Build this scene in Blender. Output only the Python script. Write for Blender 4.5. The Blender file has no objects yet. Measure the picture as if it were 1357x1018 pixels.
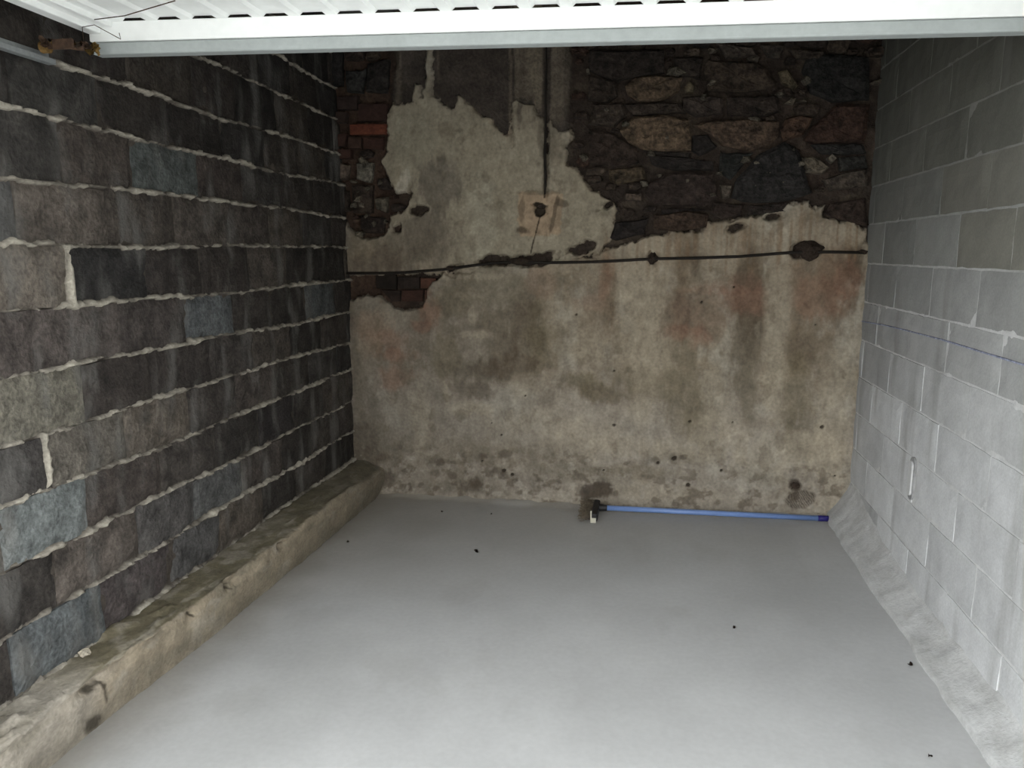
import bpy, bmesh, math, random
import numpy as np
from mathutils import Vector, Matrix
rng = np.random.RandomState(7)
random.seed(7)
SC = bpy.context.scene
COL = SC.collection

# ------------------------------------------------------------------ camera
F, PX, PY = 1015.0, 678.5, 509.0
PITCH, YAW, EYE = math.radians(9.75), math.radians(10.05), 1.6
cam_d = bpy.data.cameras.new('camera')
cam_d.sensor_width = 36.0
cam_d.lens = 36.0 * F / 1357.0
cam_d.clip_start = 0.05
cam = bpy.data.objects.new('camera', cam_d)
cam.location = (0, 0, EYE)
cam.rotation_euler = (math.pi / 2 - PITCH, 0, YAW)
COL.objects.link(cam)
SC.camera = cam

# ------------------------------------------------------------------ overcast sky
world = bpy.data.worlds.new('overcast_sky')
SC.world = world
world.use_nodes = True
wn = world.node_tree
bg = wn.nodes['Background']
bg.inputs['Color'].default_value = (0.97, 0.99, 1.0, 1)
bg.inputs['Strength'].default_value = 1.0
SC.view_settings.view_transform = 'Standard'
SC.view_settings.look = 'None'
SC.view_settings.gamma = 1.0
SC.view_settings.exposure = 2.5
SC.view_settings.use_curve_mapping = False

# ------------------------------------------------------------------ helpers
XL, XR, YB, HT = -1.919, 1.237, 4.77, 3.05      # left wall, right wall, back wall, ceiling height
YF = 1.45                                       # inner face of the front lintel
cp_, sp_ = math.cos(math.pi / 2 - PITCH), math.sin(math.pi / 2 - PITCH)
cy_, sy_ = math.cos(YAW), math.sin(YAW)
RM = np.array([[cy_, -sy_, 0], [sy_, cy_, 0], [0, 0, 1]]) @ np.array([[1, 0, 0], [0, cp_, -sp_], [0, sp_, cp_]])

def wp(px, py, Y=YB):
    """photo measurement -> (x, z) on the back wall"""
    d = RM @ np.array([(px - PX) / F, -(py - PY) / F, -1.0])
    t = Y / d[1]
    return (t * d[0], EYE + t * d[2])

def crop(pts, x0, y0, s):
    return [wp(x0 + x / s, y0 + y / s) for x, y in pts]

def lin(c):
    return tuple(((v / 255) / 12.92 if v / 255 <= .04045 else ((v / 255 + .055) / 1.055) ** 2.4) for v in c)

class VNoise:
    def __init__(s, seed):
        s.t = np.random.RandomState(seed).rand(256, 256)
    def n(s, x, y):
        xi = np.floor(x).astype(int); yi = np.floor(y).astype(int)
        fx = x - xi; fy = y - yi
        fx = fx * fx * (3 - 2 * fx); fy = fy * fy * (3 - 2 * fy)
        t = s.t
        a = t[xi & 255, yi & 255]; b = t[(xi + 1) & 255, yi & 255]
        c = t[xi & 255, (yi + 1) & 255]; d = t[(xi + 1) & 255, (yi + 1) & 255]
        return (a * (1 - fx) + b * fx) * (1 - fy) + (c * (1 - fx) + d * fx) * fy
    def f(s, x, y, o=4):
        r = 0; a = .5; tot = 0
        for i in range(o):
            r = r + a * s.n(x * 2 ** i + 17 * i, y * 2 ** i + 31 * i); tot += a; a *= .55
        return (r / tot * 2 - 1) * 1.55          # about -1..1
N1, N2, N3, N4 = VNoise(1), VNoise(2), VNoise(3), VNoise(4)

def sst(a, b, x):
    t = np.clip((x - a) / (b - a), 0, 1)
    return t * t * (3 - 2 * t)

def sdf(px, py, poly):
    """signed distance, positive inside"""
    d = np.full(px.shape, 1e9); ins = np.zeros(px.shape, bool)
    n = len(poly)
    for i in range(n):
        ax, ay = poly[i]; bx, by = poly[(i + 1) % n]
        ex, ey = bx - ax, by - ay
        wx, wy = px - ax, py - ay
        t = np.clip((wx * ex + wy * ey) / (ex * ex + ey * ey + 1e-12), 0, 1)
        d = np.minimum(d, (wx - t * ex) ** 2 + (wy - t * ey) ** 2)
        c = ((ay > py) != (by > py))
        if ey != 0:
            ins ^= c & (px < (bx - ax) * (py - ay) / ey + ax)
    d = np.sqrt(d)
    return np.where(ins, d, -d)

def put(o, parent=None):
    COL.objects.link(o)
    if parent is not None: o.parent = parent
    return o

def mesh_np(name, co, quads, mats, parent=None, col=None, smooth=False, loc=None):
    me = bpy.data.meshes.new(name)
    co = np.asarray(co, dtype=np.float32); q = np.asarray(quads, dtype=np.int32)
    me.vertices.add(len(co)); me.vertices.foreach_set('co', co.ravel())
    k = q.shape[1]
    me.loops.add(q.size); me.loops.foreach_set('vertex_index', q.ravel())
    me.polygons.add(len(q))
    me.polygons.foreach_set('loop_start', np.arange(0, q.size, k, dtype=np.int32))
    me.polygons.foreach_set('loop_total', np.full(len(q), k, dtype=np.int32))
    me.update(calc_edges=True)
    if smooth: me.polygons.foreach_set('use_smooth', np.ones(len(q), bool))
    if col is not None:
        a = me.color_attributes.new('Col', 'FLOAT_COLOR', 'POINT')
        c4 = np.ones((len(co), 4), dtype=np.float32); c4[:, :3] = col
        a.data.foreach_set('color', c4.ravel())
    me.materials.append(mats)
    me.validate()
    o = bpy.data.objects.new(name, me)
    if loc is not None: o.location = loc
    return put(o, parent)

def obj_bm(name, bm, m, parent=None, smooth=False, loc=None):
    me = bpy.data.meshes.new(name)
    bmesh.ops.recalc_face_normals(bm, faces=bm.faces)
    bm.to_mesh(me); bm.free()
    if smooth:
        for p in me.polygons: p.use_smooth = True
    me.materials.append(m)
    o = bpy.data.objects.new(name, me)
    if loc is not None: o.location = loc
    return put(o, parent)

def bx(bm, x0, x1, y0, y1, z0, z1, bev=0):
    r = bmesh.ops.create_cube(bm, size=1)
    vs = r['verts']
    for v in vs:
        v.co = Vector(((x0 + x1) / 2 + v.co.x * (x1 - x0), (y0 + y1) / 2 + v.co.y * (y1 - y0), (z0 + z1) / 2 + v.co.z * (z1 - z0)))
    if bev:
        es = list({e for v in vs for e in v.link_edges})
        bmesh.ops.bevel(bm, geom=es, offset=bev, segments=2, affect='EDGES', profile=.5)

def tube(bm, pts, rad, n=8, cap=True):
    pts = [Vector(p) for p in pts]
    rings = []
    up = Vector((0, 0, 1))
    for i, p in enumerate(pts):
        t = (pts[min(i + 1, len(pts) - 1)] - pts[max(i - 1, 0)]).normalized()
        a = t.cross(up)
        if a.length < .1: a = t.cross(Vector((1, 0, 0)))
        a.normalize(); b = t.cross(a)
        r = rad[i] if isinstance(rad, (list, tuple)) else rad
        rings.append([bm.verts.new(p + a * math.cos(2 * math.pi * k / n) * r + b * math.sin(2 * math.pi * k / n) * r) for k in range(n)])
    for i in range(len(rings) - 1):
        for k in range(n):
            bm.faces.new((rings[i][k], rings[i][(k + 1) % n], rings[i + 1][(k + 1) % n], rings[i + 1][k]))
    if cap:
        bm.faces.new(rings[0]); bm.faces.new(rings[-1])

def struct(o):
    o['kind'] = 'structure'; return o
def thing(o, label, cat, group=None):
    o['label'] = label; o['category'] = cat
    if group: o['group'] = group
    return o
def empty(name, loc):
    e = bpy.data.objects.new(name, None); e.location = loc; e.empty_display_size = .1
    return put(e)

# ------------------------------------------------------------------ materials
def mat(name, color=None, src=None, var=.25, scale=(8, 8, 8), fine=60, bump=.3, bdist=.01, rough=.9, rvar=0.0, spec=.3, streak=None, tint=None, metal=0, speck=None):
    """color: fixed; src: 'Col' (painted attribute) or 'object' (object colour)"""
    m = bpy.data.materials.new(name); m.use_nodes = True
    nt = m.node_tree; N = nt.nodes; L = nt.links
    b = N['Principled BSDF']
    b.inputs['Roughness'].default_value = rough
    b.inputs['Specular IOR Level'].default_value = spec
    b.inputs['Metallic'].default_value = metal
    geo = N.new('ShaderNodeNewGeometry')
    mp = N.new('ShaderNodeMapping'); mp.inputs['Scale'].default_value = scale
    L.new(geo.outputs['Position'], mp.inputs['Vector'])
    n1 = N.new('ShaderNodeTexNoise'); n1.inputs['Scale'].default_value = 1; n1.inputs['Detail'].default_value = 6; n1.inputs['Roughness'].default_value = .65
    L.new(mp.outputs[0], n1.inputs['Vector'])
    n2 = N.new('ShaderNodeTexNoise'); n2.inputs['Scale'].default_value = fine; n2.inputs['Detail'].default_value = 4
    L.new(geo.outputs['Position'], n2.inputs['Vector'])
    if src == 'Col':
        c = N.new('ShaderNodeAttribute'); c.attribute_name = 'Col'; cs = c.outputs['Color']
    elif src == 'object':
        c = N.new('ShaderNodeObjectInfo'); cs = c.outputs['Color']
    else:
        c = N.new('ShaderNodeRGB'); c.outputs[0].default_value = (*color, 1); cs = c.outputs[0]
    def mixmul(a, fac_out, lo, hi, inlo=.3, inhi=.7):
        mr = N.new('ShaderNodeMapRange'); mr.inputs['From Min'].default_value = inlo; mr.inputs['From Max'].default_value = inhi
        mr.inputs['To Min'].default_value = lo; mr.inputs['To Max'].default_value = hi
        L.new(fac_out, mr.inputs['Value'])
        v = N.new('ShaderNodeVectorMath'); v.operation = 'SCALE'
        L.new(a, v.inputs[0]); L.new(mr.outputs[0], v.inputs['Scale'])
        return v.outputs[0]
    cs = mixmul(cs, n1.outputs['Fac'], 1 - var, 1 + var)
    cs = mixmul(cs, n2.outputs['Fac'], 1 - var * .6, 1 + var * .6)
    if streak:
        sc_, col_, lo_, hi_, amt = streak
        mp2 = N.new('ShaderNodeMapping'); mp2.inputs['Scale'].default_value = sc_
        L.new(geo.outputs['Position'], mp2.inputs['Vector'])
        n3 = N.new('ShaderNodeTexNoise'); n3.inputs['Scale'].default_value = 1; n3.inputs['Detail'].default_value = 3
        L.new(mp2.outputs[0], n3.inputs['Vector'])
        mr = N.new('ShaderNodeMapRange'); mr.inputs['From Min'].default_value = lo_; mr.inputs['From Max'].default_value = hi_
        mr.inputs['To Max'].default_value = amt; mr.interpolation_type = 'SMOOTHSTEP'
        L.new(n3.outputs['Fac'], mr.inputs['Value'])
        mx = N.new('ShaderNodeMix'); mx.data_type = 'RGBA'
        L.new(mr.outputs[0], mx.inputs['Factor']); L.new(cs, mx.inputs['A']); mx.inputs['B'].default_value = (*col_, 1)
        cs = mx.outputs['Result']
    L.new(cs, b.inputs['Base Color'])
    if bump:
        ad = N.new('ShaderNodeMath'); ad.operation = 'MULTIPLY_ADD'; ad.inputs[1].default_value = .5
        L.new(n2.outputs['Fac'], ad.inputs[0]); L.new(n1.outputs['Fac'], ad.inputs[2])
        bp = N.new('ShaderNodeBump'); bp.inputs['Strength'].default_value = bump; bp.inputs['Distance'].default_value = bdist
        L.new(ad.outputs[0], bp.inputs['Height']); L.new(bp.outputs[0], b.inputs['Normal'])
    if rvar:
        mr = N.new('ShaderNodeMapRange'); mr.inputs['From Min'].default_value = .3; mr.inputs['From Max'].default_value = .7
        mr.inputs['To Min'].default_value = rough - rvar; mr.inputs['To Max'].default_value = rough + rvar
        L.new(n1.outputs['Fac'], mr.inputs['Value']); L.new(mr.outputs[0], b.inputs['Roughness'])
    return m

M_black = mat('dark_cinder_block', src='object', var=.55, scale=(11, 11, 11), fine=70, bump=.9, bdist=.012,
              streak=((14, 8, 2.6), (.15, .145, .135), .50, .74, .65))
M_mortar = mat('lime_mortar', src='Col', var=.3, scale=(14, 14, 14), fine=90, bump=.8, bdist=.008)
M_grey = mat('grey_concrete_block', src='object', var=.12, scale=(6, 6, 6), fine=110, bump=.45, bdist=.004,
             streak=((1, 7, 1.0), (.22, .215, .20), .52, .72, .45))
M_gmortar = mat('pale_cement_joint', src='Col', var=.12, scale=(12, 12, 12), fine=90, bump=.4, bdist=.004)
M_plaster = mat('old_plaster', src='Col', var=.24, scale=(15, 15, 11), fine=55, bump=.7, bdist=.008)
M_rubble = mat('rubble_core', src='Col', var=.4, scale=(12, 12, 12), fine=60, bump=1, bdist=.02)
M_stone = mat('rubble_stone', src='object', var=.75, scale=(17, 17, 22), fine=55, bump=1, bdist=.02)
M_brick = mat('old_brick', src='object', var=.35, scale=(14, 14, 20), fine=60, bump=.7, bdist=.008)
M_floor = mat('power_floated_concrete', src='Col', var=.06, scale=(2.2, 2.2, 2.2), fine=45, bump=.12, bdist=.004, rough=.62, rvar=.08, spec=.4)
M_curb = mat('rough_concrete_curb', src='Col', var=.25, scale=(11, 7, 11), fine=70, bump=.8, bdist=.01)
M_haunch = mat('cement_haunch', src='Col', var=.12, scale=(9, 9, 9), fine=80, bump=.6, bdist=.008)
M_ceil = mat('concrete_slab', color=(.16, .155, .145), var=.2)
M_lintel = mat('front_wall_render', color=(.42, .40, .36), var=.15)
M_drive = mat('driveway_concrete', color=(.42, .42, .41), var=.12, scale=(1, 1, 1))
M_white = mat('white_door_enamel', color=(.88, .90, .885), var=.04, scale=(5, 5, 5), fine=30, bump=.03, rough=.42, spec=.5)
M_seal = mat('grey_rubber_seal', color=(.36, .39, .385), var=.08, scale=(6, 6, 6), bump=.1, rough=.6)
M_zinc = mat('galvanised_steel', color=(.33, .35, .35), var=.15, rough=.5, metal=.5, bump=.1)
M_rust = mat('rusty_steel', color=(.065, .038, .024), var=.5, scale=(40, 40, 40), bump=.5, rough=.9)
M_ochre = mat('ochre_grease', color=(.16, .095, .03), var=.4, scale=(60, 60, 60), bump=.5)
M_leaf = mat('dead_leaf', src='object', var=.4, scale=(60, 60, 60), bump=.4)
M_cable = mat('black_cable_sheath', color=(.018, .014, .011), var=.3, bump=.3, rough=.8)
M_clip = mat('dirty_cement_lump', color=(.035, .024, .017), var=.5, scale=(50, 50, 50), bump=.9)
M_blue = mat('blue_lacquer', color=(.19, .30, .60), var=.06, scale=(3, 40, 40), bump=.02, rough=.35, spec=.5)
M_navy = mat('navy_plastic', color=(.025, .02, .15), var=.1, bump=.02, rough=.4)
M_brush = mat('brown_bristle', color=(.13, .105, .075), var=.35, scale=(80, 80, 80), bump=.6)
M_head = mat('black_plastic', color=(.02, .02, .022), var=.2, rough=.5)
M_cream = mat('cream_plastic', color=(.62, .60, .50), var=.1)
M_chalk = mat('blue_chalk', color=(.30, .32, .43), var=.35, scale=(30, 30, 30), bump=0)

M_clip2 = mat('recess_grey', color=(.30, .30, .30), var=.2, bump=.3)  # flat grey standing in for the dark recessed gap round the plug
M_cem = mat('pale_cement', color=(.62, .625, .62), var=.08, bump=.4, bdist=.004)

def shell(name, x0, x1, y0, y1, z0, z1, m):
    bm = bmesh.new(); bx(bm, x0, x1, y0, y1, z0, z1)
    return struct(obj_bm(name, bm, m))

# ------------------------------------------------------------------ floor (painted slab), driveway, ceiling, front wall
def grid(nx, ny):
    i = np.arange((nx - 1) * (ny - 1)); a = (i // (ny - 1)) * ny + (i % (ny - 1))
    return np.stack([a, a + ny, a + ny + 1, a + 1], 1)

xs = np.linspace(XL - .1, XR + .1, 170); ys = np.linspace(1.2, YB + .05, 190)
GX, GY = np.meshgrid(xs, ys, indexing='ij'); gx, gy = GX.ravel(), GY.ravel()
fl = np.tile(np.array((.50, .505, .505)), (len(gx), 1))
def blend(c, m, col):
    m = np.clip(m, 0, 1)[:, None]; c[:] = c * (1 - m) + np.array(col) * m
gz_ = gy
n = N1.f(gx * 1.6, gy * 1.1, 4)
blend(fl, sst(.0, .7, n) * .4, (.42, .425, .42))
blend(fl, sst(.1, .6, N2.f(gx * 3, gy * 1.2, 3)) * .25, (.56, .565, .565))
far_dim = sst(3.3, 4.8, gy - .55 * (gx + .2) + .25 * N3.f(gx * 2, gy * 2)) * .55  # warm dirt plus light falloff painted darker towards the back left
blend(fl, far_dim * .9, (.385, .365, .33))
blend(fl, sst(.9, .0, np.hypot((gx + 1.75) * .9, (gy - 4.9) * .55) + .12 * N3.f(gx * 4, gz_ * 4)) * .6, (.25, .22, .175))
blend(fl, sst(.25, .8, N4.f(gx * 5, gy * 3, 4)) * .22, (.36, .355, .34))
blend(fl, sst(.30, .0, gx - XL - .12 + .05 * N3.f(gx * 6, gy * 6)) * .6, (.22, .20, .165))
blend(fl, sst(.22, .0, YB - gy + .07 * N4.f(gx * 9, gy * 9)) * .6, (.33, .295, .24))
z = .004 * N1.f(gx * .8, gy * .8) + .0015 * N2.f(gx * 5, gy * 5) - .002
z += .03 * sst(.10, .0, YB - .02 - gy + .03 * N4.f(gx * 12, gy * 3)) * (.6 + .5 * N2.f(gx * 7, gy * 7))
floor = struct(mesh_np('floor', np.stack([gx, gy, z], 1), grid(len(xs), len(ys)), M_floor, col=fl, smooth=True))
shell('ground_driveway', -9, 9, -10, 1.2, -.12, -.004, M_drive)
shell('ceiling', XL - .2, XR + .2, YF - .25, YB + .2, HT, HT + .15, M_ceil)
bm = bmesh.new()
bx(bm, XL - .2, XR + .2, YF - .22, YF, 2.33, HT)
bx(bm, XL - .2, XL + .08, YF - .22, YF, 0, 2.33)
bx(bm, XR - .02, XR + .2, YF - .22, YF, 0, 2.33)
struct(obj_bm('wall_front', bm, M_lintel))

# unseen wall added behind the camera to cut off low sky light
bm = bmesh.new(); bx(bm, -2.0, 14, -9.3, -9.0, -.1, 4.2)
struct(obj_bm('wall_sky_block', bm, M_lintel))

# ------------------------------------------------------------------ left wall: dark cinder blocks, squeezed mortar
bedL = [.225, .425, .625, .83, 1.022, 1.217, 1.42, 1.627, 1.825, 2.022, 2.208, 2.42, 2.62, 2.82, 3.03]
def wig(j, y):
    return .006 * math.sin(y * 2.1 + j * 1.7) + .004 * math.sin(y * 5.3 + j * 3.1)
wall_left = shell('wall_left', XL - .24, XL - .09, YF - .2, YB + .1, -.02, HT, M_ceil)
jointL = []
jrows = []
for j in range(len(bedL) - 1):
    base = 2.70 if j % 2 == 0 else 2.52      # course 0 is the lowest
    e = [y for y in (base + .4 * k + rng.uniform(-.02, .02) for k in range(-4, 7)) if YF - .1 < y < YB - .05]
    e = [YF - .15] + e + [YB + .03]
    jrows.append(e)

ys = np.arange(1.6, YB + .02, .008); zs = np.arange(.15, HT, .0075)
GY, GZ = np.meshgrid(ys, zs, indexing='ij'); gy, gz = GY.ravel(), GZ.ravel()
h = np.full(gy.shape, -.012) + .004 * N1.f(gy * 20, gz * 20)
c = np.tile(np.array((.060, .050, .042)), (len(gy), 1))
blend(c, sst(0, .6, N2.f(gy * 3, gz * 3)) * .5, (.11, .095, .078))
pale = (.40, .37, .31)
for j, zb in enumerate(bedL):
    zc = zb + .006 * np.sin(gy * 2.1 + j * 1.7) + .004 * np.sin(gy * 5.3 + j * 3.1)
    rag = .012 * N3.f(gy * 22 + j * 7, gz * 30, 5)
    amt = .45 + .65 * N4.f(gy * 5.2 + j * 9, gz * .2 + j * 3, 4)
    d = np.abs(gz - zc - .002 - .006 * N1.f(gy * 26, gy * 0 + j, 3)) + rag * .6
    w = .0035 + .0065 * np.clip(amt, -.3, 1.2)
    m = sst(w + .004, w - .004, d)
    h = np.maximum(h, m * (.008 + .007 * amt + .005 * N1.f(gy * 40, gz * 40)) - (1 - m) * .02)
    blend(c, m * np.clip(.40 + .75 * amt + .5 * N2.f(gy * 20, gz * 20), .10, 1), pale)
for (jy, j0, k) in [(2.30, 7, 1.0), (2.12, 4, 1.0)]:
    z0, z1 = bedL[j0 - 1] if j0 else 0, bedL[j0]
    m = sst(.016, .006, np.abs(gy - jy - .006 * N1.f(gz * 12, gy * 0 + jy * 9)) + .008 * N2.f(gy * 30, gz * 30)) * (gz > z0) * (gz < z1) * sst(-.35, .1, N4.f(gy * 3, gz * 16 + jy * 7, 2) + .5 * k)
    h = np.maximum(h, m * .016 - (1 - m) * .02); blend(c, m * k, pale)
lean = .055 * np.clip((gz - 1.7) / 1.0, 0, 1) * sst(2.5, 4.8, gy)
co = np.stack([XL + h - lean, gy, gz], 1)
mesh_np('mortar', co, grid(len(ys), len(zs)), M_mortar, wall_left, col=c)

def block_mesh(name, L, Hh, D, m, amp, nl, nh, seed, round_=.006):
    """block lying along local Y, face towards +X, centred on its face plane"""
    r = VNoise(seed)
    u = np.linspace(-L / 2, L / 2, nl); v = np.linspace(-Hh / 2, Hh / 2, nh)
    U, V = np.meshgrid(u, v, indexing='ij'); U, V = U.ravel(), V.ravel()
    ed = np.minimum(L / 2 - np.abs(U), Hh / 2 - np.abs(V))
    x = amp * r.f(U * 12 + 9, V * 12 + 9, 3) - round_ * (ed < 1e-6)
    U2 = U + np.where(np.abs(np.abs(U) - L / 2) < 1e-6, .004 * r.f(V * 20, U * 3), 0)
    V2 = V + np.where(np.abs(np.abs(V) - Hh / 2) < 1e-6, .0035 * r.f(U * 20, V * 3 + 4), 0)
    co = [(a, b, c_) for a, b, c_ in zip(x, U2, V2)]
    q = [tuple(t) for t in grid(nl, nh)]
    rim = [i * nh for i in range(nl)] + [(nl - 1) * nh + k for k in range(1, nh)] + [i * nh + nh - 1 for i in range(nl - 2, -1, -1)] + [k for k in range(nh - 2, 0, -1)]
    b0 = len(co)
    for i in rim: co.append((-D, co[i][1], co[i][2]))
    k = len(rim)
    for a in range(k):
        q.append((rim[a], b0 + a, b0 + (a + 1) % k, rim[(a + 1) % k]))
    me = bpy.data.meshes.new(name); me.from_pydata(co, [], q); me.update()
    me.materials.append(m)
    return me

blkL = [block_mesh('dark_block', .384, .182, .03, M_black, .006, 13, 7, 50 + i) for i in range(8)]
palL = [(.050, .043, .038), (.062, .053, .046), (.080, .068, .058), (.040, .035, .031), (.095, .080, .066), (.055, .050, .046), (.068, .057, .05)]
# course index (0 = lowest), block nearest to this y, colour
special = {(2, 2.1): (.17, .185, .182), (0, 2.1): (.115, .125, .128), (5, 3.13): (.105, .112, .115), (8, 2.9): (.10, .11, .105), (5, 4.35): (.10, .108, .11),
           (4, 2.1): (.16, .148, .12), (4, 2.5): (.042, .035, .031), (4, 2.9): (.045, .038, .034), (3, 2.33): (.13, .116, .098), (3, 1.95): (.055, .05, .047), (3, 2.73): (.11, .093, .076),
           (6, 2.1): (.14, .12, .10), (6, 2.5): (.030, .028, .027), (6, 2.9): (.045, .038, .034), (7, 2.3): (.125, .106, .09), (7, 1.95): (.08, .078, .077), (7, 2.7): (.07, .059, .05),
           (2, 2.5): (.058, .048, .042), (2, 2.9): (.06, .052, .046), (1, 2.33): (.11, .093, .08), (1, 2.73): (.09, .084, .08), (9, 2.33): (.045, .042, .038), (0, 2.5): (.068, .057, .055), (0, 2.9): (.095, .092, .09),
           (5, 2.33): (.085, .072, .065), (5, 2.73): (.065, .055, .05), (8, 2.5): (.075, .062, .053), (8, 2.1): (.048, .044, .04), (8, 3.3): (.062, .05, .044), (2, 3.7): (.032, .028, .027), (1, 3.13): (.10, .10, .098),
           (5, 1.95): (.075, .063, .057), (4, 3.3): (.06, .052, .047), (6, 3.3): (.05, .042, .037)}
def shade_color(c, k): return tuple(v * k for v in c)
for j in range(len(bedL) - 1):
    e = jrows[j]
    for a, b in zip(e[:-1], e[1:]):
        if b < 1.55 or b - a < .06: continue
        yc = (a + b) / 2
        z0 = bedL[j] + wig(j, yc); z1 = bedL[j + 1] + wig(j + 1, yc)
        o = bpy.data.objects.new('block', random.choice(blkL))
        o.location = (XL + random.uniform(-.004, .004) - .055 * min(max(((z0 + z1) / 2 - 1.7), 0), 1) * float(sst(2.5, 4.8, np.array(yc))), yc, (z0 + z1) / 2)
        sl = (wig(j, b) + wig(j + 1, b) - wig(j, a) - wig(j + 1, a)) / 2 / (b - a)
        o.rotation_euler = (sl + random.uniform(-.004, .004), random.uniform(-.012, .012), random.uniform(-.008, .008))
        o.scale = (1, (b - a - .003) / .384, (z1 - z0 - .007) / .182)
        cc = random.choice(palL)
        if j >= 9: cc = shade_color(cc, .62)  # shade above door level put into the colour of the top courses
        elif yc > 3.7: cc = shade_color(cc, .8)  # blocks deeper in are also coloured darker
        best = .17
        for (jj, y0), s in special.items():
            if jj == j and abs(y0 - yc) < best: best = abs(y0 - yc); cc = s
        v = random.uniform(.74, .92)
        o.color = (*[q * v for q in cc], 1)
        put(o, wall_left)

# ------------------------------------------------------------------ right wall: pale grey blocks
bedR = [.02, .235, .45, .665, .882, 1.097, 1.318, 1.537, 1.757, 1.965, 2.175, 2.385, 2.60, 2.815, 3.04]
wall_right = shell('wall_right', XR + .03, XR + .22, YF - .2, YB + .1, -.02, HT, M_lintel)
ys = np.arange(1.6, YB + .02, .010); zs = np.arange(0.0, HT, .009)
GY, GZ = np.meshgrid(ys, zs, indexing='ij'); gy, gz = GY.ravel(), GZ.ravel()
h = np.full(gy.shape, .0025) + .0008 * N1.f(gy * 25, gz * 25)
c = np.tile(np.array((.64, .645, .64)), (len(gy), 1))
blend(c, sst(.0, .8, N2.f(gy * 4, gz * 4)) * .6, (.42, .42, .41))
blend(c, sst(1.2, 2.1, gz) * .9, (.20, .20, .175))  # joints darkened with height, same painted dimming as the blocks
vj = {}
rowsR = []
for j in range(len(bedR) - 1):
    base = 3.94 if j % 2 == 1 else 3.68
    e = [YF - .1] + [y for y in (base + .5 * k + rng.uniform(-.015, .015) for k in range(-5, 3)) if YF < y < YB - .06] + [YB + .03]
    rowsR.append(e)
# thick recessed joints low down near the back corner
for (jy, z0, z1, wd) in [(3.94, .665, .882, .022), (3.70, .45, .665, .030)]:
    m = sst(wd, wd * .6, np.abs(gy - jy)) * (gz > z0) * (gz < z1)
    h -= m * .0; 
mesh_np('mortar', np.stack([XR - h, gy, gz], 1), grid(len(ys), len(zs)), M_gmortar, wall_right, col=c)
blkR = [block_mesh('grey_block', .492, .208, .028, M_grey, .0022, 9, 5, 80 + i, .003) for i in range(6)]
for me in blkR:
    pass
for j in range(len(bedR) - 1):
    e = rowsR[j]
    for a, b in zip(e[:-1], e[1:]):
        if b < 1.55 or b - a < .05: continue
        yc = (a + b) / 2; z0, z1 = bedR[j], bedR[j + 1]
        ga = .004 + random.uniform(0, .004); gb = .004
        if j == 2 and abs(b - 3.68) < .04: gb = .02
        if j == 2 and abs(a - 3.68) < .04: ga = .02
        if j == 3 and abs(b - 3.94) < .04: gb = .016
        if j == 3 and abs(a - 3.94) < .04: ga = .010
        o = bpy.data.objects.new('block', random.choice(blkR))
        A, B = a + ga, b - gb
        o.location = (XR - .0078 + random.uniform(-.0012, .0012), (A + B) / 2, (z0 + z1) / 2)
        o.rotation_euler = (random.uniform(-.003, .003), 0, math.pi + random.uniform(-.004, .004))
        o.scale = (1, (B - A) / .492, (z1 - z0 - .009) / .208)
        v = random.uniform(.88, 1.08)
        t = min(max((z1 - .9) / 1.3, 0), 1) ** .8          # paler low, darker olive high: dimming up the wall put into block colour
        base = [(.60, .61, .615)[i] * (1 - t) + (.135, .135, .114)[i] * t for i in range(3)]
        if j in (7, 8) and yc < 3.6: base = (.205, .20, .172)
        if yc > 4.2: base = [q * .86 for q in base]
        o.color = (*[q * v for q in base], 1)
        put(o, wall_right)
# blue snapped chalk line
bm = bmesh.new()
ptsc = [(4.74, 1.205), (4.3, 1.222), (4.0, 1.229), (3.5, 1.236), (2.8, 1.234), (1.7, 1.236)]
for (a, za), (b, zb) in zip(ptsc[:-1], ptsc[1:]):
    w = .0028
    bx_pts = [(XR - .0125, a, za - w), (XR - .0125, b, zb - w), (XR - .0125, b, zb + w), (XR - .0125, a, za + w)]
    f = [bm.verts.new(p) for p in bx_pts] + [bm.verts.new((p[0] + .006, p[1], p[2])) for p in bx_pts]
    for q in [(0, 1, 2, 3), (4, 5, 6, 7), (0, 1, 5, 4), (2, 3, 7, 6), (1, 2, 6, 5), (0, 3, 7, 4)]: bm.faces.new([f[i] for i in q])
o = obj_bm('chalk_line', bm, M_chalk, wall_right); o['label'] = 'faint blue chalk line'
def pill(name, hw, z0, z1, x0, x1, m, yc=3.70):
    bm = bmesh.new(); A = []
    for k in range(24):
        a = 2 * math.pi * k / 24; s_ = math.sin(a)
        A.append((yc + hw * math.cos(a), (z1 - hw if s_ >= 0 else z0 + hw) + hw * s_))
    f = [bm.verts.new((x0, y_, z_)) for y_, z_ in A]; g = [bm.verts.new((x1, yc + (y_ - yc) * .9, z_)) for y_, z_ in A]
    bm.faces.new(f); bm.faces.new(g)
    for k in range(24): bm.faces.new((f[k], f[(k + 1) % 24], g[(k + 1) % 24], g[k]))
    return obj_bm(name, bm, m, wall_right)
o = pill('mortar_plug', .036, .465, .668, XR, XR - .0122, M_clip2); o['label'] = 'dark plate standing in for the gap round the filled slot'
o = pill('mortar_plug', .024, .485, .650, XR, XR - .020, M_cem); o['label'] = 'pale cement filling in the slot'

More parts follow.
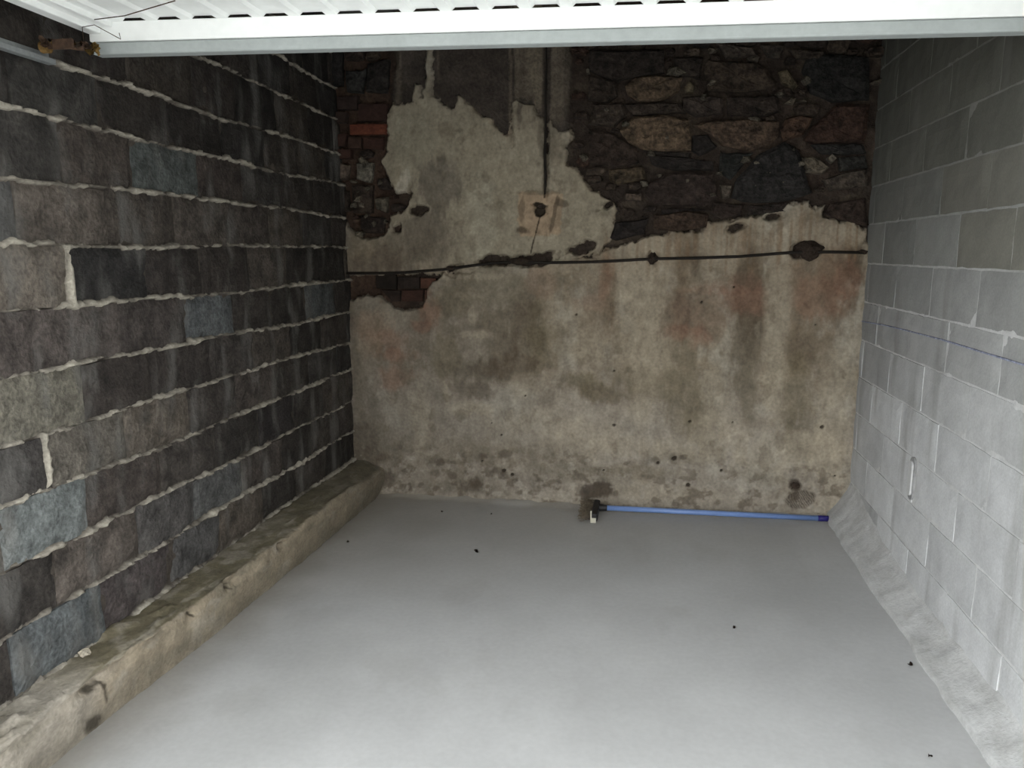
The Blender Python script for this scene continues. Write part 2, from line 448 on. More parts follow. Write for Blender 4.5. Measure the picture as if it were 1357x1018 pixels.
# cement haunch along the foot of the right wall
def sweep(name, prof, ys, m, colf, parent=None, dispf=None, kind='structure'):
    P = np.array(prof); seg = []
    k = 8
    for (a, b) in zip(P[:-1], P[1:]):
        for t in range(k): seg.append(a + (b - a) * t / k)
    seg.append(P[-1]); seg = np.array(seg)
    S, Y = len(seg), len(ys)
    X = np.repeat(seg[:, 0][:, None], Y, 1).ravel(); Z = np.repeat(seg[:, 1][:, None], Y, 1).ravel()
    YY = np.tile(ys, S); T = np.repeat(np.linspace(0, 1, S)[:, None], Y, 1).ravel()
    X, Z = dispf(X, YY, Z, T)
    col = colf(X, YY, Z, T)
    o = mesh_np(name, np.stack([X, YY, Z], 1), grid(S, Y), m, parent, col=col, smooth=True)
    if kind: o['kind'] = kind
    return o
ys = np.arange(1.5, YB, .012)
def dR(X, Y, Z, T):
    s = np.sin(np.pi * T)
    n = N1.f(Y * 6, T * 2, 4)
    far = sst(3.6, 4.7, Y)
    X = X + s * .004 * n + (1 - T) * (-.0 - .012 * N2.f(Y * 4, T * 0)) 
    Z = Z * (1 + 1.1 * far) + s * (.0035 * N3.f(Y * 9, T * 4)) + T * .014 * N4.f(Y * 5, T * 0)
    return X, Z
def cR(X, Y, Z, T):
    c = np.tile(np.array((.54, .545, .54)), (len(X), 1))
    blend(c, sst(0, .5, N3.f(Y * 8, T * 4)) * .35, (.40, .40, .385))
    blend(c, sst(.25, 0, T) * .5, (.56, .565, .56))
    return c
sweep('trim_right_haunch', [(XR - .137, -.012), (XR - .128, .018), (XR - .075, .045), (XR - .02, .085), (XR + .005, .115)], ys, M_haunch, cR, dispf=dR)

# concrete curb along the foot of the left wall
ys = np.arange(1.4, YB + .01, .010)
def dL(X, Y, Z, T):
    edge = np.exp(-((T - .5) / .04) ** 2)
    X = X + edge * .012 * N1.f(Y * 5, T * 3) + .006 * N2.f(Y * 14, T * 8)
    back = sst(2.0, 4.6, Y)
    X = X + back * .045 * sst(.3, .6, T) - .032 * sst(2.9, 2.0, Y) * sst(.3, .6, T)
    Z = Z * (1 - .12 * sst(4.0, 4.7, Y) * sst(.15, .5, T))
    Z = Z + edge * .010 * N3.f(Y * 6, T * 2) + .004 * N4.f(Y * 16, T * 10) * (T < .95) - .010 * edge * sst(.2, .6, N2.f(Y * 7, T * 0 + 3))
    for yc, r, dd in [(2.06, .05, .035), (2.85, .02, .03), (2.9, .03, .02), (3.33, .035, .035), (2.6, .025, .02)]:
        m = np.exp(-((Y - yc) / r) ** 2) * np.exp(-((T - .62) / .10) ** 2)
        X = X - dd * m
    # rough mortar dropped on the ledge
    led = (T < .4)
    Z = Z + led * .012 * np.clip(N1.f(Y * 10 + 5, T * 9, 4) - .25, 0, 1) * (Y < 2.6) * 2
    return X, Z
def cL(X, Y, Z, T):
    c = np.tile(np.array((.29, .245, .18)), (len(X), 1))
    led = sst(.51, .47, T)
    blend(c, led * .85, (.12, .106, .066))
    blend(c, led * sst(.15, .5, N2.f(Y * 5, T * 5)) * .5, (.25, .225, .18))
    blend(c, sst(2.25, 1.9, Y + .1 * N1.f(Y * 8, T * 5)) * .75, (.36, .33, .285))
    blend(c, sst(.1, .6, N3.f(Y * 5, T * 6)) * .5, (.19, .172, .13))
    blend(c, sst(.2, .6, N4.f(Y * 11, T * 9)) * .4, (.36, .33, .28))
    blend(c, sst(.80, .95, T + .05 * N1.f(Y * 8, T)) * .5, (.15, .135, .105))
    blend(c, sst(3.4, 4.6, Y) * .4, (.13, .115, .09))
    for yc, r, tt, tr in [(2.85, .012, .62, .12), (2.87, .02, .60, .03), (3.30, .035, .62, .04), (3.34, .02, .60, .03), (2.60, .010, .66, .07), (2.11, .012, .72, .16), (2.07, .05, .93, .05), (2.06, .03, .68, .05)]:
        m = sst(1.1, .6, np.sqrt(((Y - yc - .16 * (T - tt)) / r) ** 2 + ((T - tt) / tr) ** 2) + .35 * N2.f(Y * 25, T * 25))
        blend(c, m * .85, (.03, .024, .016))
    return c
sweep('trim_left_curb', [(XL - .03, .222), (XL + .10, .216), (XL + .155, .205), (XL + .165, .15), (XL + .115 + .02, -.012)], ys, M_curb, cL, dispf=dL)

# ------------------------------------------------------------------ back wall
wall_back = shell('wall_back', XL - .22, XR + .22, YB + .06, YB + .25, -.02, HT, M_ceil)
step = .0075
xs = np.arange(XL - .06, XR + .03, step); zs = np.arange(-.02, HT, step)
GX, GZ = np.meshgrid(xs, zs, indexing='ij'); gx, gz = GX.ravel(), GZ.ravel()
C5 = lambda pts: crop(pts, 780, 50, 3.3925)
C4 = lambda pts: crop(pts, 420, 50, 3.3925)
C6 = lambda pts: crop(pts, 440, 320, 3.77)
C7 = lambda pts: crop(pts, 780, 320, 3.57)
# smooth dark render high up in the middle
dark_render = C4([(330, -60), (360, 120), (330, 260), (340, 420), (900, 480), (1130, 480), (1130, 60), (1120, -80), (1100, -500), (380, -500)])
dr = sst(-.02, .02, sdf(gx, gz, dark_render) + .015 * N1.f(gx * 9, gz * 9))
h = .025 * N1.f(gx * 9, gz * 11, 5) + .01 * N2.f(gx * 30, gz * 30)
h = h * (1 - .85 * dr) + .03 * dr
c = np.tile(np.array((.040, .029, .022)), (len(gx), 1))
blend(c, sst(0, .7, N3.f(gx * 4, gz * 5)) * .5, (.075, .052, .038))
blend(c, sst(.1, .7, N4.f(gx * 9, gz * 9)) * .4, (.10, .078, .056))
blend(c, sst(-1.45, -1.7, gx) * .5, (.08, .045, .03))
blend(c, dr, (.062, .050, .041))
blend(c, dr * sst(.0, .6, N2.f(gx * 4, gz * 2.5, 4)) * .6, (.10, .082, .068))
for px, wd, y1, k in [(684, 3, 150, .6), (692, 6, 128, .5), (704, 7, 135, .8), (714, 5, 150, .75), (733, 4, 170, .6), (742, 5, 160, .5), (530, 4, 150, .4), (582, 2, 110, .4), (676, 2, 190, .5), (752, 3, 150, .3)]:
    xa, za = wp(px, y1)
    m = sst(wd * .0062, wd * .003, np.abs(gx - xa - .006 * N1.f(gz * 5, gx * 0 + px, 2))) * sst(za - .04, za + .05, gz + .03 * N2.f(gx * 30, gz * 4))
    blend(c, m * k, (.19, .158, .115))
mesh_np('rubble_core', np.stack([gx, YB - h * .6 + .015, gz], 1), grid(len(xs), len(zs)), M_rubble, wall_back, col=c)

step = .005
xs = np.arange(XL - .03, XR + .02, step); zs = np.arange(-.02, 2.9, step)
GX, GZ = np.meshgrid(xs, zs, indexing='ij'); gx, gz = GX.ravel(), GZ.ravel()
wx = gx + .011 * N1.f(gx * 14, gz * 14, 4) + .008 * N3.f(gx * 45, gz * 45, 3)
wz = gz + .011 * N2.f(gx * 14, gz * 14, 4) + .010 * N4.f(gx * 45, gz * 30, 3)
upper = C4([(345, 1060), (320, 880), (335, 800), (400, 780), (430, 700), (350, 690), (330, 640), (290, 570), (310, 510), (325, 440), (322, 350), (345, 290), (380, 300), (430, 290), (440, 215), (468, 222), (478, 262),
            (494, 150), (494, -20), (522, -20), (525, 260), (545, 268), (560, 305), (622, 322), (632, 270), (655, 270), (690, 305), (720, 345), (790, 370), (830, 420), (866, 445),
            (880, 290), (900, 278), (940, 300), (985, 292), (1000, 350), (1050, 370), (1085, 420), (1140, 408), (1152, 440), (1125, 480), (1130, 570), (1170, 590), (1200, 640), (1240, 690), (1300, 708),
            (1340, 760), (1345, 860), (1310, 920), (1270, 960), (1130, 1010), (900, 1060)])
lowleft = crop([(400, 250), (452, 285), (462, 300), (478, 316), (500, 314), (514, 308), (518, 300), (535, 296), (560, 300), (595, 300), (640, 330), (640, 352), (600, 358), (560, 362), (500, 364), (400, 366)], 0, 0, 1)
lower = crop([(400, 400), (463, 397), (488, 391), (505, 394), (525, 407), (545, 411), (560, 407), (566, 388), (574, 372), (590, 363), (600, 366), (640, 358), (668, 351), (702, 353), (735, 347), (790, 342), (784, 340), (809, 328), (839, 321), (862, 314), (892, 309), (930, 306),
              (939, 295), (968, 292), (980, 288), (992, 290), (1010, 284), (1030, 276), (1045, 270), (1072, 268), (1076, 278), (1092, 274), (1091, 288), (1105, 292), (1118, 294), (1127, 284), (1131, 289), (1136, 300), (1148, 304), (1146, 322), (1200, 340), (1200, 760), (400, 760)], 0, 0, 1)
S = np.maximum(np.maximum(sdf(wx, wz, upper), sdf(wx, wz, lowleft)), sdf(wx, wz, lower))
def ell(px, py, rx, ry, ang=0, wob=.35, f=30):
    x0, z0 = wp(px, py); rx *= .0048; ry *= .0048
    ca, sa = math.cos(ang), math.sin(ang)
    dx, dz = gx - x0, gz - z0
    u = (dx * ca + dz * sa) / rx; v = (-dx * sa + dz * ca) / ry
    k = .35 / max(min(rx, ry), .01)
    return np.sqrt(u * u + v * v) + wob * N3.f(gx * k + px, gz * k + py, 4)
# pockets where the render has fallen away
pockets = [(657, 346, 19, 6, .1), (700, 345, 26, 6, .1), (722, 341, 14, 7, .5), (770, 330, 22, 7, .25), (979, 300, 11, 5, .2), (1027, 287, 10, 4, .1), (555, 279, 13, 7, 0), (527, 305, 7, 6, 0),
           (864, 343, 6, 7, 0), (1073, 333, 16, 10, 0), (600, 356, 9, 3, .3), (1054, 643, 6, 6, .5),
           (725, 175, 2.2, 60, 0), (724, 235, 2.4, 20, 0), (762, 205, 6, 9, .8), (806, 272, 9, 3, .5), (678, 168, 2.0, 14, .1)]
P = np.full(gx.shape, -1.0)
for px, py, rx, ry, a in pockets:
    P = np.maximum(P, (1.0 - ell(px, py, rx, ry, a, .75)) * min(rx, ry) * .0048)
S = np.minimum(S, -P)
thick = sst(-.004, .010, S) * .022
rel = .010 * N1.f(gx * 2.2, gz * 2.2, 3) + .0035 * N2.f(gx * 12, gz * 10, 3)
# coarse sunken outlines of old stones under the lower render
for px, py, rx, ry in [(640, 440, 34, 30), (650, 500, 50, 22), (700, 430, 24, 40), (560, 560, 50, 34), (880, 400, 60, 38), (1040, 470, 60, 50), (780, 560, 60, 46), (930, 590, 60, 40), (540, 440, 30, 40)]:
    e_ = ell(px, py, rx, ry, 0, .5); rel += .006 * sst(1.2, .8, e_) * (1 if (px // 10) % 2 else -1)
# tiny holes
dots = [(814, 491), (814, 563), (914, 557), (1088, 565), (764, 417), (697, 524), (970, 558), (930, 400), (972, 380), (665, 576), (652, 560), (872, 612), (800, 622), (912, 641), (1105, 629), (955, 622), (893, 606), (668, 623), (680, 628), (1080, 430), (640, 610)]
hole = np.zeros(gx.shape)
for i, (px, py) in enumerate(dots):
    r = [2.2, 2.4, 2.4, 2.6, 1.6, 1.6, 1.1, 1.6, 1.3, 1.3, 1.3, 3, 2.4, 3, 1.2, 1.8, 3, 3.4, 3, 1.1, 1.5][i]
    if i in (7,): r = 2
    hole = np.maximum(hole, sst(1.15, .75, ell(px, py, r, r * .8, .4, .4)))
Yp = YB - thick - rel * sst(-.002, .02, S) - .004 + .012 * hole
Yp = np.where(S < -.006, YB + .05, Yp)

# ---- paint of the render (its own colour: lime, damp, rust, dirt)
c = np.tile(np.array((.285, .236, .172)), (len(gx), 1))
blend(c, sst(-.1, .6, N1.f(gx * 2.4, gz * 1.8, 5)) * .6, (.27, .238, .185))
blend(c, sst(.0, .6, N2.f(gx * 4, gz * 3, 5)) * .55, (.44, .405, .335))
blend(c, sst(.1, .6, N4.f(gx * 9, gz * 7, 5)) * .5, (.19, .155, .11))
blend(c, sst(.15, .7, N3.f(gx * 18, gz * 5, 4)) * .3, (.17, .135, .092))
blend(c, sst(.2, .8, N1.f(gx * 34, gz * 34, 4)) * .3, (.38, .34, .27))
DET = .30 * N1.f(gx * 22, gz * 12, 5) + .16 * N2.f(gx * 55, gz * 14, 3)
def st(px, py, rx, ry, col, k=.7, ang=0, soft=.35, wob=.4):
    e_ = ell(px, py, rx, ry, ang, wob) + DET
    blend(c, min(k * 1.1, .95) * sst(1 + soft, 1 - soft, e_), col)
# whiter foot zone, damp-grey left
blend(c, sst(1.05, .35, gz + .15 * N3.f(gx * 3, gz * 3)) * .45, (.40, .37, .33))
blend(c, sst(.42, .05, gz + .1 * N3.f(gx * 5, gz * 5)) * .35, (.25, .215, .165))
blend(c, sst(-.7, -1.3, gx + .2 * N2.f(gx * 3, gz * 3)) * sst(1.6, 1.3, gz) * .45, (.25, .218, .18))
blend(c, sst(-.55, -.75, gx + .15 * N2.f(gx * 3, gz * 3)) * sst(1.5, 1.4, gz) * .25, (.22, .195, .158))
# upper patch: cleaner cream lime
U = sst(.0, .03, sdf(wx, wz, upper)) * sst(1.50, 1.56, gz)
blend(c, U * .8, (.33, .29, .215))
blend(c, U * sst(.1, .7, N1.f(gx * 5, gz * 5)) * .3, (.40, .355, .27))
br, dk, rd, ol, pl = (.14, .100, .062), (.10, .074, .048), (.22, .115, .075), (.155, .128, .080), (.40, .345, .26)
# damp blots on the upper patch
st(580, 250, 34, 42, (.185, .16, .125), .8, .3, .2); st(565, 305, 34, 26, (.16, .135, .105), .7); st(590, 222, 22, 14, (.20, .175, .14), .5)
st(545, 330, 60, 26, (.19, .16, .122), .7); st(500, 345, 40, 20, (.13, .10, .072), .7); st(488, 325, 18, 20, (.24, .20, .14), .4)
st(535, 250, 8, 20, (.55, .50, .41), .7, -.3); st(528, 265, 5, 12, (.60, .56, .47), .6)
st(548, 190, 26, 26, (.30, .275, .205), .4); st(640, 300, 18, 60, (.42, .385, .30), .4)
# long translucent runs beside the dangling wire
st(700, 110, 20, 46, (.15, .125, .095), .75, 0, .3); st(718, 130, 5, 80, (.12, .10, .075), .6, 0, .4); st(690, 130, 3, 40, (.09, .07, .055), .6); st(738, 120, 12, 70, (.14, .115, .085), .6)
# vertical water runs and brown dampness on the lower render
for px, py, rx, ry, col, k in [
    (808, 385, 9, 55, br, .75), (790, 405, 26, 40, (.22, .175, .125), .55), (905, 360, 12, 60, br, .6), (921, 345, 9, 34, dk, .65), (900, 420, 22, 26, (.17, .12, .085), .6), (935, 415, 30, 26, (.20, .14, .10), .5),
    (993, 395, 15, 62, dk, .75), (986, 450, 18, 60, (.14, .112, .078), .7), (990, 520, 10, 50, (.17, .145, .105), .65), (1000, 330, 14, 30, br, .5), (1055, 390, 12, 50, br, .5),
    (1080, 380, 46, 40, (.21, .15, .10), .55), (1110, 360, 22, 40, (.17, .115, .075), .65), (1130, 350, 9, 22, dk, .8), (1060, 465, 26, 28, br, .55), (1050, 520, 22, 60, ol, .55), (1090, 500, 10, 20, br, .5), (1065, 575, 18, 40, ol, .4),
    (905, 500, 24, 60, ol, .45), (925, 560, 20, 50, ol, .5), (880, 510, 40, 20, ol, .4), (905, 600, 60, 14, ol, .3), (800, 520, 34, 15, (.16, .13, .088), .75), (775, 505, 20, 14, ol, .6), (840, 500, 36, 16, ol, .35),
    (695, 425, 22, 42, dk, .6), (710, 455, 14, 50, ol, .5), (728, 450, 22, 30, ol, .35), (655, 430, 28, 20, (.17, .14, .10), .6), (640, 490, 50, 16, (.14, .118, .088), .7), (680, 485, 36, 16, dk, .55), (668, 462, 18, 20, dk, .4),
    (625, 515, 26, 12, (.14, .115, .09), .6), (600, 400, 24, 26, ol, .45), (650, 380, 46, 20, (.23, .20, .145), .5), (560, 440, 16, 40, (.16, .13, .10), .5), (590, 470, 20, 30, ol, .45),
    (490, 555, 26, 60, (.17, .145, .115), .6), (475, 500, 10, 60, (.20, .17, .13), .6), (520, 590, 60, 26, (.19, .165, .13), .55), (600, 600, 70, 26, (.20, .172, .13), .5), (700, 600, 70, 20, (.21, .18, .135), .4), (480, 610, 30, 20, dk, .6), (760, 625, 60, 12, (.22, .195, .15), .5),
    (850, 625, 46, 10, ol, .4), (1000, 625, 40, 14, (.25, .22, .165), .4), (620, 645, 60, 8, (.16, .14, .11), .5), (700, 640, 40, 12, (.19, .165, .14), .4), (500, 635, 24, 16, dk, .5), (790, 655, 12, 30, (.15, .125, .095), .5)]:
    st(px, py, rx, ry, col, k, 0, .45)
# old brick showing red through thin render
for px, py, rx, ry, k in [(555, 385, 20, 12, .7), (545, 400, 30, 8, .6), (570, 415, 14, 16, .45), (515, 450, 34, 20, .4), (520, 470, 26, 12, .5), (522, 500, 22, 20, .42), (495, 430, 26, 18, .25), (560, 432, 16, 8, .4),
                          (805, 365, 10, 26, .35), (780, 400, 24, 10, .2), (905, 440, 26, 10, .4), (985, 385, 26, 22, .3), (925, 445, 14, 14, .35), (990, 400, 40, 14, .2), (1085, 395, 30, 22, .3), (1120, 370, 14, 20, .35), (960, 385, 60, 5, .2), (720, 375, 18, 20, .2)]:
    st(px, py, rx, ry, (.25, .135, .09), k, 0, .4)
st(500, 425, 24, 16, (.33, .26, .19), .4); st(490, 455, 16, 20, (.32, .25, .18), .4)
# clean pale stretches
for px, py, rx, ry, k in [(845, 370, 34, 60, .6), (860, 440, 28, 50, .5), (1030, 400, 14, 60, .5), (1025, 510, 16, 40, .65), (945, 520, 16, 40, .4), (1100, 545, 24, 60, .55), (955, 330, 26, 20, .5), (1030, 310, 30, 22, .55), (1100, 310, 30, 14, .55),
                          (780, 460, 36, 30, .4), (745, 420, 20, 26, .3), (870, 325, 40, 8, .5), (850, 545, 20, 22, .45), (780, 580, 60, 24, .3), (1040, 600, 60, 24, .4), (1100, 620, 20, 50, .45), (960, 580, 40, 30, .35), (560, 570, 12, 50, .3), (630, 540, 30, 8, .45),
                          (628, 415, 7, 12, .5), (635, 443, 22, 5, .5), (592, 520, 4, 16, .4), (690, 510, 14, 16, .35), (720, 560, 60, 20, .25), (620, 366, 40, 4, .5), (585, 366, 10, 4, .6), (850, 590, 80, 12, .3), (870, 650, 60, 10, .3)]:
    st(px, py, rx, ry, pl, k, 0, .5)
# rusty streaks bleeding off the top lip
for i in range(46):
    px = 800 + i * 7.4 + rng.uniform(-3, 3); top = 318 - (px - 840) * .12 if px < 1090 else 296
    st(px, top + rng.uniform(10, 26), rng.uniform(1.2, 3.2), rng.uniform(12, 34), (.20, .13, .075), rng.uniform(.15, .5), 0, .5, .3)
# peach cement around the hole
pc = C4([(908, 700), (960, 690), (1010, 705), (1060, 690), (1112, 705), (1105, 800), (1100, 880), (1010, 890), (925, 890), (905, 830)])
blend(c, sst(-.008, .008, sdf(wx, wz, pc)) * .75, (.40, .285, .185))
st(735, 285, 2.5, 22, (.06, .045, .03), .6, -.2); st(745, 270, 8, 4, (.08, .06, .04), .6); st(695, 305, 8, 5, (.06, .045, .03), .7); st(692, 275, 4, 16, (.12, .09, .06), .5); st(715, 256, 26, 3, (.15, .12, .08), .5)
st(715, 272, 9, 3, (.02, .015, .01), .95, -.2, .15, .2); st(716, 280, 6, 6, (.02, .015, .01), .95, 0, .15, .3)
Yp = Yp + .03 * sst(1.2, .7, ell(716, 278, 7, 7, 0, .3)) + .02 * sst(1.2, .8, ell(712, 272, 10, 3, -.2, .3))
# fine crack under the hole
for (ax, ay), (bx_, by_) in [((716, 288), (711, 308)), ((711, 308), (707, 322)), ((707, 322), (704, 336)), ((724, 215), (722, 262))]:
    a, b = wp(ax, ay), wp(bx_, by_)
    ex, ez = b[0] - a[0], b[1] - a[1]; t = np.clip(((gx - a[0]) * ex + (gz - a[1]) * ez) / (ex * ex + ez * ez), 0, 1)
    d = np.hypot(gx - a[0] - t * ex, gz - a[1] - t * ez)
    m = sst(.006, .002, d + .002 * N1.f(gx * 50, gz * 50)); blend(c, m * .85, (.03, .022, .015)); Yp = Yp + .006 * m
st(790, 648, 22, 9, (.07, .055, .042), .75, .1); st(782, 662, 8, 16, (.08, .065, .05), .7); st(1054, 642, 8, 10, (.05, .035, .028), .8, .5); st(480, 590, 22, 50, (.12, .10, .078), .5); st(495, 630, 30, 14, (.10, .082, .064), .55)
low = sst(.50, .10, gz + .12 * N1.f(gx * 4, gz * 4))
blend(c, low * sst(.15, .55, N3.f(gx * 13, gz * 17, 5)) * .65, (.115, .09, .065))
blend(c, low * sst(.3, .7, N4.f(gx * 20, gz * 24, 5)) * .55, (.40, .36, .30))
blend(c, sst(.35, .7, N2.f(gx * 11, gz * 9, 5)) * .35, (.13, .105, .072))
# crumbly lath-like patch low on the right, dark of the foot pocks painted in grime colour
m = sst(1.15, .9, ell(1061, 660, 19, 11, .15, .3)); mesh_t = (np.sin(gx * 420 + gz * 260 + 5 * N1.f(gx * 20, gz * 20)) > .1)
blend(c, m * .9 * np.where(mesh_t, .9, .35), (.07, .055, .042)); Yp = Yp + m * mesh_t * .006
for px, py, r in [(625, 641, 15), (628, 637, 8), (576, 625, 7), (799, 648, 12), (790, 640, 5), (815, 652, 6), (661, 622, 9), (668, 630, 6), (684, 636, 4), (630, 640, 8), (897, 665, 5), (1024, 668, 5), (870, 608, 6), (1110, 655, 6), (690, 650, 5), (560, 640, 4), (830, 612, 4), (905, 604, 4), (640, 604, 10), (670, 600, 8), (585, 612, 6)]:
    st(px, py, r, r * .7, (.09, .07, .05), .55, .3, .4, .6)
blend(c, hole * .9, (.025, .018, .012))
blend(c, sst(.005, -.003, S) * .5, (.14, .11, .08))
# grime where render meets the side walls and floor
blend(c, sst(.09, .0, gx - XL + .03 * N1.f(gx * 9, gz * 9)) * .5, (.12, .10, .08))
Yp = Yp - .03 * sst(.10, .0, gz + .03 * N2.f(gx * 6, gz * 6))
q = grid(len(xs), len(zs))
keep = (S[q] > -.006).any(1)
q = q[keep]
used = np.unique(q); remap = np.zeros(len(gx), int); remap[used] = np.arange(len(used))
co = np.stack([gx, Yp, gz], 1)[used]
plaster = mesh_np('plaster', co, remap[q], M_plaster, wall_back, col=c[used], smooth=True)
plaster['label'] = 'stained cream plaster'

# ---- rubble stones and bricks, each its own piece
def stone_obj(poly, depth, color, name='stone', m=None, rough=.006, base=.0, flat=.85):
    P = [Vector((p[0], p[1])) for p in poly]
    cx = sum((p.x for p in P)) / len(P); cz = sum((p.y for p in P)) / len(P)
    ring = []
    for a, b in zip(P, P[1:] + P[:1]):
        L_ = (b - a).length
        k = max(1, int(L_ / .045))
        for t in range(k): ring.append(a + (b - a) * t / k)
    ring = [Vector((p.x + random.uniform(-rough, rough) * .7, p.y + random.uniform(-rough, rough) * .7)) for p in ring]
    bm = bmesh.new()
    def mk(s, y, jit=0):
        return [bm.verts.new(((p.x - cx) * s, y + random.uniform(-jit, jit), (p.y - cz) * s)) for p in ring]
    r0 = mk(1.0, .03); r1 = mk(.99, -depth * .55, .002); r2 = mk(flat, -depth, rough * .5); r3 = mk(.45, -depth * 1.08, rough)
    n_ = len(ring)
    for A, B in ((r0, r1), (r1, r2), (r2, r3)):
        for k in range(n_): bm.faces.new((A[k], A[(k + 1) % n_], B[(k + 1) % n_], B[k]))
    cv = bm.verts.new((0, -depth * 1.1, 0))
    for k in range(n_): bm.faces.new((r3[k], r3[(k + 1) % n_], cv))
    o = obj_bm(name, bm, m or M_stone, wall_back, loc=(cx, YB - base, cz))
    o.color = (*[v * (.64 if m is None else .5) for v in color], 1)
    return o
tan, brn, drk, gry, red, pal = (.17, .12, .078), (.10, .066, .046), (.038, .031, .027), (.055, .052, .048), (.13, .058, .038), (.20, .165, .12)
listed = [
 ([(165,225),(210,185),(300,170),(420,180),(410,240),(330,285),(220,290),(175,260)], tan, .05), ([(425,225),(450,198),(478,222),(470,252),(440,254)], (.20,.16,.10), .045),
 ([(140,420),(200,360),(330,350),(455,370),(460,510),(330,515),(240,505),(180,470)], (.20,.14,.09), .065), ([(470,395),(520,378),(700,370),(855,380),(850,450),(800,500),(720,510),(600,490),(545,435)], (.13,.088,.06), .06),
 ([(465,445),(535,435),(575,495),(500,530),(460,515)], drk, .035), ([(860,420),(880,370),(950,350),(1010,365),(960,440),(870,465)], (.12,.07,.046), .055),
 ([(960,460),(1000,400),(1110,300),(1260,300),(1240,470),(1080,475),(1000,475)], (.085,.048,.034), .06), ([(640,720),(655,650),(760,530),(880,470),(945,515),(975,620),(1000,700),(900,735),(720,745)], (.042,.038,.035), .07),
 ([(952,540),(1010,535),(1080,585),(1050,615),(990,610)], pal, .05), ([(1068,545),(1088,525),(1110,545),(1090,568)], (.25,.22,.17), .05),
 ([(1050,640),(1150,605),(1250,595),(1250,670),(1080,690)], (.11,.088,.068), .05), ([(270,655),(380,605),(560,610),(580,720),(520,760),(300,750),(250,700)], (.060,.042,.034), .06),
 ([(90,595),(250,578),(258,640),(130,665),(90,640)], (.12,.088,.055), .05), ([(270,530),(420,540),(560,560),(565,595),(380,598),(280,570)], drk, .04),
 ([(530,105),(740,112),(800,150),(840,220),(700,250),(540,240),(520,160)], (.080,.058,.042), .05), ([(850,160),(890,150),(940,220),(918,240),(870,200)], (.19,.15,.095), .05),
 ([(880,295),(900,270),(928,278),(920,302)], pal, .05), ([(935,290),(970,270),(980,292)], (.16,.13,.1), .045), ([(985,75),(1260,90),(1260,280),(1100,290),(990,250),(960,150)], (.036,.034,.031), .05),
 ([(420,270),(520,260),(600,270),(608,345),(480,355),(420,325)], (.07,.052,.042), .045), ([(622,272),(850,262),(868,335),(760,358),(622,350)], (.062,.046,.036), .05), ([(380,90),(515,92),(500,190),(430,175),(382,160)], (.05,.038,.03), .04),
 ([(0,60),(340,60),(340,160),(200,178),(130,198),(0,150)], (.048,.037,.030), .045), ([(0,172),(120,200),(130,262),(90,292),(0,282)], (.065,.048,.036), .04), ([(20,300),(150,296),(170,350),(120,402),(0,392)], (.075,.056,.042), .045),
 ([(0,415),(110,430),(220,500),(230,568),(90,578),(0,562)], (.065,.045,.034), .05), ([(160,700),(240,700),(240,738),(160,732)], (.12,.09,.068), .05), ([(290,800),(440,780),(540,790),(530,850),(400,872),(290,860)], (.085,.055,.038), .05),
 ([(120,832),(270,812),(250,882),(120,912),(95,900)], (.034,.027,.024), .05), ([(570,30),(740,50),(760,88),(620,95)], (.10,.078,.062), .05), ([(770,40),(880,40),(860,95),(800,90)], (.09,.072,.058), .045), ([(900,58),(1060,68),(1050,110),(930,100)], (.085,.066,.05), .05),
 ([(1085,745),(1240,722),(1250,850),(1180,835),(1105,815),(1062,785)], (.062,.042,.032), .045), ([(160,300),(410,295),(440,340),(330,345),(200,352)], (.08,.06,.046), .04), ([(1000,480),(1230,480),(1250,520),(1120,530),(1040,525)], (.05,.046,.042), .045),
 ([(590,520),(740,520),(640,640),(590,610)], (.045,.045,.04), .04), ([(590,660),(640,665),(632,720),(600,722)], (.16,.13,.1), .045), ([(1120,540),(1240,530),(1250,585),(1130,600)], (.055,.052,.045), .04), ([(240,505),(460,520),(455,540),(270,528)], (.05,.04,.033), .04),
 ([(330,770),(480,765),(545,780),(440,778),(330,795)], (.04,.03,.026), .035), ([(560,740),(700,750),(690,800),(600,815),(550,790)], (.055,.038,.03), .04), ([(720,755),(900,742),(880,780),(780,795),(715,795)], (.045,.034,.028), .04)]
polys = []
for p, col, d in listed:
    q_ = C5(p); polys.append(q_); stone_obj(q_, d * .62, tuple(v * .95 for v in col), base=.005)
for p, col, d in [([(210,150),(230,140),(210,250),(140,250),(132,150)], gry, .04), ([(182,562),(258,560),(250,655),(185,640)], (.22,.20,.16), .045), ([(262,722),(325,718),(318,788),(268,768)], (.17,.145,.11), .045),
                  ([(205,800),(310,812),(305,880),(220,878),(198,850)], (.045,.032,.026), .05), ([(85,560),(150,575),(145,640),(90,640)], (.17,.13,.10), .04), ([(160,660),(255,665),(255,790),(165,790)], (.075,.055,.042), .045),
                  ([(230,120),(330,100),(320,250),(225,245)], (.04,.034,.03), .04), ([(10,60),(120,60),(120,220),(10,220)], (.03,.027,.025), .04), ([(90,680),(150,690),(150,780),(100,790)], (.06,.045,.035), .04), ([(150,880),(190,885),(190,990),(150,1000)], (.30,.27,.2), .03)]:
    q_ = C4(p); polys.append(q_); stone_obj(q_, d * .6, col, base=.005)
